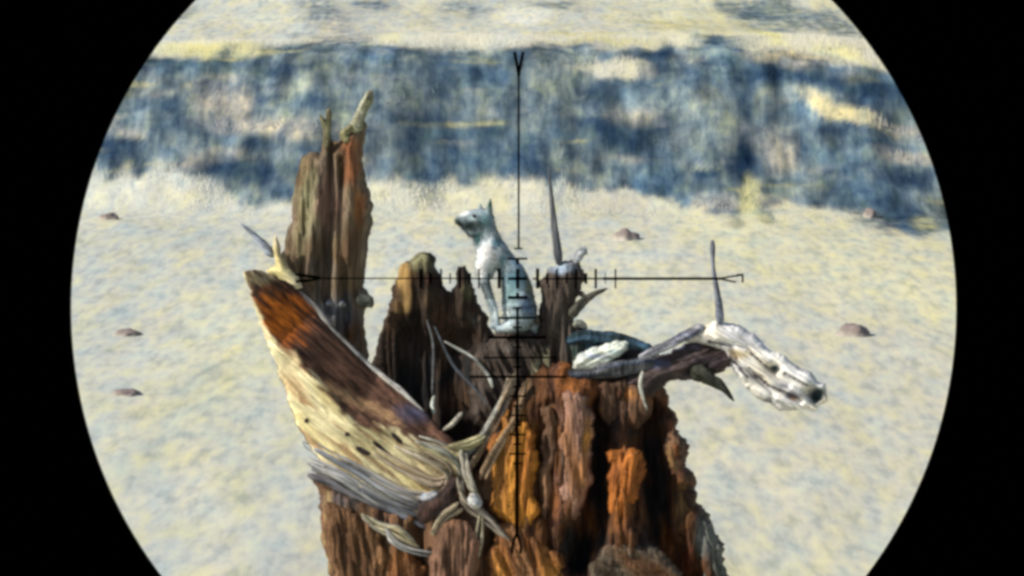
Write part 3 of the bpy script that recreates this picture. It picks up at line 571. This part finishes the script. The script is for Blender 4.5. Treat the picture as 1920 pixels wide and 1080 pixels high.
relief('limb', [(1270, 640), (1296, 616), (1318, 610), (1342, 601), (1392, 611), (1420, 630), (1440, 655), (1462, 660), (1490, 682), (1522, 698), (1534, 712), (1551, 720), (1548, 738), (1553, 752), (1536, 760), (1530, 771), (1500, 768), (1462, 770), (1430, 752), (1398, 728), (1376, 694), (1358, 660), (1318, 646)],
       M_BLEACH, stump, d0=-34, thick=26, edge=24, step=2.3, jag=2.2, amp=5, freq=0.06, grain=(0.82, 0.57), seed=93, cols=((0.72, 0.72, 0.76), (0.95, 0.94, 0.92), (0.85, 0.76, 0.58)),
       ridges=[([(1372, 660), (1410, 700), (1450, 735), (1500, 752)], 5, -18), ([(1350, 640), (1400, 652), (1440, 690), (1480, 722)], 4, -12), ([(1400, 716), (1450, 748)], 4, -10), ([(1450, 688), (1456, 692)], 8, -22), ([(1522, 740), (1528, 744)], 13, -30)],
       patches=[(1395, 664, 34, 12, (0.80, 0.62, 0.34), .7), (1452, 690, 10, 8, (0.04, 0.08, 0.10), 1), (1524, 740, 24, 24, (0.025, 0.045, 0.055), 1), (1490, 742, 20, 10, (0.14, 0.13, 0.17), .8), (1418, 706, 26, 7, (0.16, 0.14, 0.15), .8), (1468, 724, 26, 7, (0.26, 0.27, 0.34), .7), (1440, 650, 26, 8, (0.45, 0.45, 0.62), .5), (1440, 752, 40, 6, (0.22, 0.25, 0.26), .7), (1488, 748, 8, 8, (0.6, 0.3, 0.14), .6)] + shade_slits([(1368, 668, 1400, 706, 4.5), (1404, 690, 1440, 722, 3.5), (1408, 662, 1440, 690, 3), (1440, 722, 1500, 748, 4), (1470, 700, 1512, 722, 3.5), (1330, 640, 1372, 650, 4)], (0.06, 0.055, 0.07)),  # gaps and hollow tip get their shade as dark colour
       label='bleached limb ending in a dark hollow tip')
tube('splinter', [(1300, 692, -50, 16), (1330, 710, -54, 13), (1355, 726, -56, 8), (1376, 752, -58, 2)], M_WOOD, stump, (0.06, 0.065, 0.05))
tube('splinter', [(1336, 452, -48, 5.5), (1337, 500, -50, 4), (1346, 556, -50, 6), (1351, 606, -50, 9)], M_BLEACH, stump, (0.30, 0.33, 0.40), col2=(0.18, 0.20, 0.27), rough=0.12)

# ------------------------------------------------------------------ squirrel
def squirrel():
    bp = W(962, 628, 0); root = tag(empty('squirrel', bp), 'grey ground squirrel with pale shoulder patch, sitting upright on the stump', 'squirrel')
    chains = [
        [(972, 592, 0, 32), (972, 566, 0, 32), (969, 540, 0, 29), (963, 515, 0, 24), (951, 496, 0, 21), (937, 480, 0, 22), (925, 464, 0, 23), (916, 442, 0, 19), (908, 415, 0, 19)],
            [(915, 470, -8, 22), (910, 496, -8, 21), (912, 512, -6, 14)],
        [(907, 412, 0, 21), (895, 414, 0, 23), (882, 413, 0, 19.5), (870, 412, 0, 14), (861, 413, 0, 9)],
            [(902, 430, 0, 19), (888, 430, 0, 16), (874, 422, 0, 11)],
        [(898, 430, 0, 14), (904, 446, 0, 17), (910, 462, 0, 20)],
        [(916, 400, -10, 6), (918, 390, -11, 5.5), (919, 380, -11, 3.6), (920, 372, -11, 1.8)],
        [(902, 400, 10, 6), (901, 391, 11, 4.5), (900, 382, 11, 2)],
        [(914, 482, -14, 18), (904, 500, -22, 13), (908, 522, -26, 9), (918, 552, -27, 7), (929, 584, -27, 6), (932, 606, -28, 6), (924, 612, -29, 5)],
        [(912, 486, 16, 15), (900, 506, 20, 11), (912, 545, 22, 7), (926, 590, 18, 6), (926, 606, 14, 6)],
        [(976, 570, -18, 28), (980, 592, -20, 24), (968, 608, -24, 14), (950, 614, -28, 9), (936, 617, -30, 7)],
        [(982, 580, 18, 26), (976, 600, 20, 18), (950, 612, 20, 9), (938, 616, 20, 7)],
        [(990, 596, 12, 16), (1004, 618, 20, 13), (1012, 648, 26, 14), (1012, 690, 30, 15), (1006, 730, 32, 9)],
    ]
    bm = bmesh.new()
    for ch in chains:
        for i in range(len(ch) - 1):
            a, b = np.array(ch[i], float), np.array(ch[i + 1], float); k = max(2, int(np.linalg.norm((b - a)[:3]) / 3))
            for j in range(k + 1):
                q = a + (b - a) * j / k
                bmesh.ops.create_icosphere(bm, subdivisions=2, radius=q[3] * PX, matrix=Matrix.Translation(W(*q[:3]) - bp))
    me = bpy.data.meshes.new('body'); bm.to_mesh(me); bm.free()
    tmp = bpy.data.objects.new('body', me); C.objects.link(tmp)
    m = tmp.modifiers.new('r', 'REMESH'); m.mode = 'VOXEL'; m.voxel_size = 0.0016
    s = tmp.modifiers.new('s', 'SMOOTH'); s.factor = 0.5; s.iterations = 6
    me2 = bpy.data.meshes.new_from_object(tmp.evaluated_get(bpy.context.evaluated_depsgraph_get()))
    bpy.data.objects.remove(tmp); me2.name = 'body'
    # coat colours, with lit forehead and chest, shaded jaw and creases painted in
    at = me2.color_attributes.new('tint', 'FLOAT_COLOR', 'POINT'); arr = np.ones((len(me2.vertices), 4), dtype=np.float32)
    for i, v in enumerate(me2.vertices):
        p = v.co + bp; t = (p - CAM).dot(FW); x = 960 + (p - CAM).x / t * F; y = 540 - (p - CAM).dot(UP) / t * F
        n = vn(p.x * 60, p.z * 40, p.y * 60)
        c = np.array((0.34, 0.42, 0.47)) * (1 + 0.25 * n)
        def pt(cx, cy, rx, ry, cc, s=1.0):
            nonlocal c
            e = min(max(1.35 - math.hypot((x - cx) / rx, (y - cy) / ry) + .5 * n, 0), 1) * s; c = c * (1 - e) + np.array(cc) * e
        pt(918, 472, 30, 28, (0.90, 0.94, 0.98)); pt(902, 500, 18, 28, (0.88, 0.92, 0.92)); pt(934, 454, 11, 11, (0.05, 0.20, 0.30), .9); pt(944, 486, 10, 16, (0.06, 0.16, 0.20), .9)
        pt(879, 423, 36, 18, (0.03, 0.05, 0.05)); pt(896, 448, 9, 16, (0.05, 0.12, 0.13)); pt(868, 399, 12, 6, (0.88, 0.92, 0.92)); pt(884, 410, 8, 4, (0.5, 0.66, 0.68), .9); pt(858, 417, 7, 6, (0.04, 0.06, 0.06))
        pt(918, 384, 9, 14, (0.03, 0.09, 0.06)); pt(912, 410, 12, 16, (0.18, 0.34, 0.38), .8); pt(936, 430, 8, 20, (0.40, 0.42, 0.30), .6)
        pt(965, 492, 14, 14, (0.40, 0.56, 0.70)); pt(968, 522, 26, 20, (0.12, 0.26, 0.34), .9); pt(952, 552, 22, 20, (0.18, 0.32, 0.34), .8); pt(994, 535, 9, 60, (0.20, 0.21, 0.12), .8)
        pt(988, 578, 16, 22, (0.08, 0.14, 0.25), .9); pt(940, 588, 16, 14, (0.74, 0.86, 0.86)); pt(950, 612, 14, 9, (0.78, 0.92, 0.98))
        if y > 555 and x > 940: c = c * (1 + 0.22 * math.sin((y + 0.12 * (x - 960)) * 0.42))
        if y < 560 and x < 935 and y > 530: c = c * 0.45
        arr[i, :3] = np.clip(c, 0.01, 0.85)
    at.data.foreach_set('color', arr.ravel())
    me2.polygons.foreach_set('use_smooth', [True] * len(me2.polygons))
    m, t, b = new_mat('squirrel_fur', 0.7, 0.2); a = N(t, 'ShaderNodeVertexColor', layer_name='tint')
    f1 = noise_node(t, mapped(t, (1, 1, 0.35)), 420, 3, 0.6)
    t.links.new(mix(t, a.outputs[0], ramp(t, f1, [(0.3, (0.7,) * 3), (0.7, (1.25,) * 3)]), 0.7, 'MULTIPLY'), b.inputs['Base Color'])
    bump(t, b, f1, 0.7, 0.002)
    me2.materials.clear(); me2.materials.append(m)
    # short coat
    V, Fc, K, NN = [], [], [], []; rng = random.Random(3); vs = me2.vertices; nv = len(vs)
    for _ in range(16000):
        i = rng.randrange(nv); v = vs[i]; nn = v.normal; L = PX * rng.uniform(1.5, 4.5)
        sd_ = nn.cross(Vector((rng.uniform(-1, 1), rng.uniform(-1, 1), rng.uniform(-1, 1)))).normalized() * PX * 0.7
        tip = v.co + nn * L * .75 + Vector((rng.uniform(-.3, .5), 0, rng.uniform(-1, -.2))) * L * .8; b_ = len(V)
        V += [v.co + bp - sd_, v.co + bp + sd_, tip + bp]; Fc.append((b_, b_ + 1, b_ + 2)); c = arr[i, :3] * rng.uniform(.95, 1.12); K += [c, c, c * 1.1]; NN += [tuple(nn)] * 3
    fur = mesh_obj('fur', V, Fc, m, root, np.clip(K, 0, .9), normals=NN); fur['kind'] = 'stuff'
    o = bpy.data.objects.new('body', me2); C.objects.link(o); o.parent = root
    em, _, eb = new_mat('eye_black', 0.15, 0.5); eb.inputs['Base Color'].default_value = (0.01, 0.01, 0.012, 1)
    for s in (-1, 1):
        bm = bmesh.new(); bmesh.ops.create_uvsphere(bm, u_segments=16, v_segments=10, radius=3.4 * PX, matrix=Matrix.Translation(W(889, 405, s * 19) - bp))
        me = bpy.data.meshes.new('eye'); bm.to_mesh(me); bm.free(); me.materials.append(em)
        e = bpy.data.objects.new('eye', me); C.objects.link(e); e.parent = root
squirrel()

# ------------------------------------------------------------------ stones and tufts on the pale flat
def ms(name, cols, rough=0.9):
    m, t, b = new_mat(name, rough, 0.1); n = noise_node(t, mapped(t), 14, 3)
    t.links.new(ramp(t, n, [(0.35, cols[0]), (0.65, cols[1])]), b.inputs['Base Color']); bump(t, b, n, 0.5, 0.01); return m
M_STONE, t, b = new_mat('dusty_stone', 1.0, 0.0)
_sx = N(t, 'ShaderNodeSeparateXYZ'); _tc = N(t, 'ShaderNodeTexCoord'); t.links.new(_tc.outputs['Generated'], _sx.inputs[0])
_a = N(t, 'ShaderNodeMath', operation='MULTIPLY_ADD'); t.links.new(noise_node(t, mapped(t), 22, 2), _a.inputs[0]); _a.inputs[1].default_value = .5; t.links.new(_sx.outputs[2], _a.inputs[2])
t.links.new(ramp(t, _a.outputs[0], [(0.6, (0.56, 0.53, 0.45)), (1.0, (0.24, 0.20, 0.19))]), b.inputs['Base Color'])
def ground_hit(px, py):
    z = 0.0
    for _ in range(8): p = on_ground(px, py, z); z = height(p.x, p.y)
    return Vector((p.x, p.y, z))
def lump(name, px, py, wpx, hpx, mat, label, cat, group=None, seed=0):
    p = ground_hit(px, py + hpx * 0.5); sc = p.y / F
    bm = bmesh.new(); bmesh.ops.create_icosphere(bm, subdivisions=4, radius=1)
    for v in bm.verts:
        k = 1 + 0.28 * vn(v.co.x * 1.3 + seed, v.co.y * 1.3, v.co.z * 1.3) + 0.1 * vn(v.co.x * 4 + seed, v.co.y * 4, v.co.z * 4)
        v.co = Vector((v.co.x * wpx * 0.5 * sc * k, v.co.y * wpx * 0.5 * sc * k, v.co.z * hpx * 0.6 * sc * k - hpx * 0.05 * sc))
    me = bpy.data.meshes.new(name); bm.to_mesh(me); bm.free(); me.materials.append(mat)
    me.polygons.foreach_set('use_smooth', [True] * len(me.polygons))
    o = bpy.data.objects.new(name, me); C.objects.link(o); o.location = p
    return tag(o, label, cat, group)
G = 'dark stones lying on the pale ground'
lump('stone', 1172, 432, 52, 34, M_STONE, 'dull brown stone on pale ground above the right end of the crosshair line', 'stone', G, 1)
lump('stone', 1598, 606, 62, 44, M_STONE, 'dark stone on pale ground right of the bleached root', 'stone', G, 2)
lump('stone', 205, 400, 40, 22, M_STONE, 'small dark stone near the left rim of the view, below the bank', 'stone', G, 3)
lump('stone', 238, 618, 52, 20, M_STONE, 'low flat grey stone on pale ground left of the slab', 'stone', G, 4)
lump('stone', 236, 730, 56, 20, M_STONE, 'low dark stone on pale ground, lowest one on the left', 'stone', G, 5)
lump('stone', 1632, 392, 26, 30, M_STONE, 'small blue grey stone at the foot of the bank on the right', 'stone', G, 6)

# ------------------------------------------------------------------ rifle scope that the view passes through
def scope():
    ax = (FW + RT * ((963 - 960) / F) + UP * ((540 - 577) / F)).normalized()      # its optical axis
    u = ax.cross(Vector((0, 0, 1))).normalized(); v = u.cross(ax)
    o0 = CAM + ax * 0.07
    root = tag(empty('rifle_scope', o0), 'black rifle scope whose round eyepiece and crosshair frame the view', 'rifle scope')
    m1, t1, b1 = new_mat('matt_black_baffle', 1.0, 0.0); b1.inputs['Base Color'].default_value = (0.0004, 0.0004, 0.0004, 1)
    m2, t2, b2 = new_mat('black_anodised_metal', 0.45, 0.4); b2.inputs['Base Color'].default_value = (0.012, 0.012, 0.013, 1)
    def lathe(name, prof, mat, parent=root, n=192, closed=True):
        V = []; Fc = []; k = len(prof)
        for d, r in prof:
            for i in range(n):
                a = 2 * math.pi * i / n; V.append(CAM + ax * d + u * (r * math.cos(a)) + v * (r * math.sin(a)))
        for j in range(k if closed else k - 1):
            for i in range(n):
                Fc.append((j * n + i, j * n + (i + 1) % n, ((j + 1) % k) * n + (i + 1) % n, ((j + 1) % k) * n + i))
        o = mesh_obj(name, V, Fc, mat, parent, smooth=False)
        bm = bmesh.new(); bm.from_mesh(o.data); bmesh.ops.recalc_face_normals(bm, faces=bm.faces); bm.to_mesh(o.data); bm.free(); return o
    rs = 832 / F                                                       # angular radius of the field stop
    lathe('field_stop', [(0.1000, 0.1 * rs), (0.1003, 0.1 * rs), (0.1010, 0.0195), (0.1000, 0.0195)], m1, n=360)
    lathe('eyepiece', [(0.070, 0.0175), (0.072, 0.0205), (0.098, 0.0215), (0.106, 0.0222), (0.106, 0.0196), (0.074, 0.0165)], m1)
    lathe('tube', [(0.106, 0.0222), (0.112, 0.0235), (0.190, 0.0250), (0.190, 0.0236), (0.106, 0.0197)], m2)
    lathe('objective_bell', [(0.190, 0.0251), (0.205, 0.0300), (0.250, 0.0325), (0.252, 0.0300), (0.190, 0.0237)], m2)
    lathe('focus_ring', [(0.075, 0.0207), (0.077, 0.0232), (0.092, 0.0236), (0.094, 0.0214)], m2, n=96)
    for z_, nm in ((1, 'elevation_turret'), (0, 'windage_turret')):
        dr = v if z_ else u; e = ax; f = dr.cross(e); V = []; Fc = []; n = 32
        for h, r in ((0.020, 0.009), (0.032, 0.009), (0.033, 0.0105), (0.043, 0.0105), (0.044, 0.0095)):
            for i in range(n):
                a = 2 * math.pi * i / n; rr = r * (1.03 if i % 2 else 1.0)
                V.append(CAM + ax * 0.148 + dr * h + e * (rr * math.cos(a)) + f * (rr * math.sin(a)))
        for j in range(4):
            for i in range(n): Fc.append((j * n + i, j * n + (i + 1) % n, (j + 1) * n + (i + 1) % n, (j + 1) * n + i))
        Fc.append(tuple(range(4 * n, 5 * n))); Fc.append(tuple(reversed(range(n))))
        mesh_obj(nm, V, Fc, m2, root, smooth=False)
    # reticle: fine blackened marks in the plane just behind the stop
    D = 0.1006; V = []; Fc = []
    def pt(px, py, dd=0.0):
        d = FW + RT * ((px - 960) / F) + UP * ((540 - py) / F); return CAM + d * ((D + dd) / d.dot(ax))
    def line(x1, y1, x2, y2, wd):
        L = math.hypot(x2 - x1, y2 - y1); wd = wd * 1.75; nx, ny = -(y2 - y1) / L * wd / 2, (x2 - x1) / L * wd / 2; b = len(V)
        for dd in (0, 0.00002):
            for q in ((x1 + nx, y1 + ny), (x2 + nx, y2 + ny), (x2 - nx, y2 - ny), (x1 - nx, y1 - ny)): V.append(pt(q[0], q[1], dd))
        for f in ((0, 1, 2, 3), (7, 6, 5, 4), (0, 4, 5, 1), (1, 5, 6, 2), (2, 6, 7, 3), (3, 7, 4, 0)): Fc.append(tuple(b + i for i in f))
    X, Y = 970.5, 522.5
    def H(y, a, b, wd): line(a, y, b, y, wd)
    def Vt(x, a, b, wd): line(x, a, x, b, wd)
    H(Y, 952, 989, 3.4); Vt(X, 504, 541, 3.8)
    Vt(936, 503, 541, 3.8); H(Y, 936, 945, 2); Vt(1008, 503, 541, 3.8); H(Y, 999, 1008, 2)
    for x, s, wd in ((1026, 0, 2.6), (1044, 1, 2.2), (1062, 0, 1.8), (1080, 1, 2.4), (1098.5, 0, 3.4), (1117, 1, 2.6), (1135, 0, 1), (1154, 1, 1.8),
                     (916, 0, 1.2), (898, 1, 1.8), (881, 0, 3), (862, 1, 2.8), (844, 0, 1.6), (827, 1, 2.0), (807, 0, 3), (789, 1, 3.0)):
        Vt(x, *((504, 541) if s else (512, 532)), wd)
    H(522, 600, 936, 1.5); H(522.5, 1017, 1130, 1.9); H(522.5, 1130, 1356, 3.0)
    line(600, 521, 553, 514, 3.2); line(600, 522, 580, 526, 2.6); line(580, 526, 554, 528, 3.2); line(1355, 521, 1394, 515, 2.0); line(1355, 524, 1380, 529, 2.0); Vt(1392.5, 514, 530, 2.2); H(515, 1381, 1393, 2)
    Vt(972.5, 140, 466, 2.2); line(973, 143, 965, 97, 3.4); line(972, 143, 981, 97, 3.4); H(466, 964, 980, 2.0); H(485, 952, 989, 2.4); Vt(X, 485, 496, 3.4)
    H(558, 952, 989, 3.8); Vt(X, 549, 558, 3.6)
    Vt(970.2, 577, 760, 3.0); Vt(969.2, 760, 1000, 4.0)
    H(577, 962, 979, 2.2); H(596, 935, 1005, 2.6); H(614, 962, 979, 2.4); H(632.5, 915, 1024, 3.0); H(651, 962, 979, 1.8); H(670.5, 906, 1044, 1.9); H(688, 962, 979, 2.2); H(706.5, 880, 1061, 2.6)
    for i, y in enumerate(range(725, 880, 18)): H(y, 962 if i % 2 == 0 else 954, 979 if i % 2 == 0 else 986, 2.0)
    line(969, 998, 961, 1022, 3.0); Vt(960.5, 1022, 1038, 3.0); line(969, 998, 976, 1022, 3.0); Vt(976.5, 1022, 1038, 3.0)
    mesh_obj('reticle', V, Fc, m1, root, smooth=False)
scope()
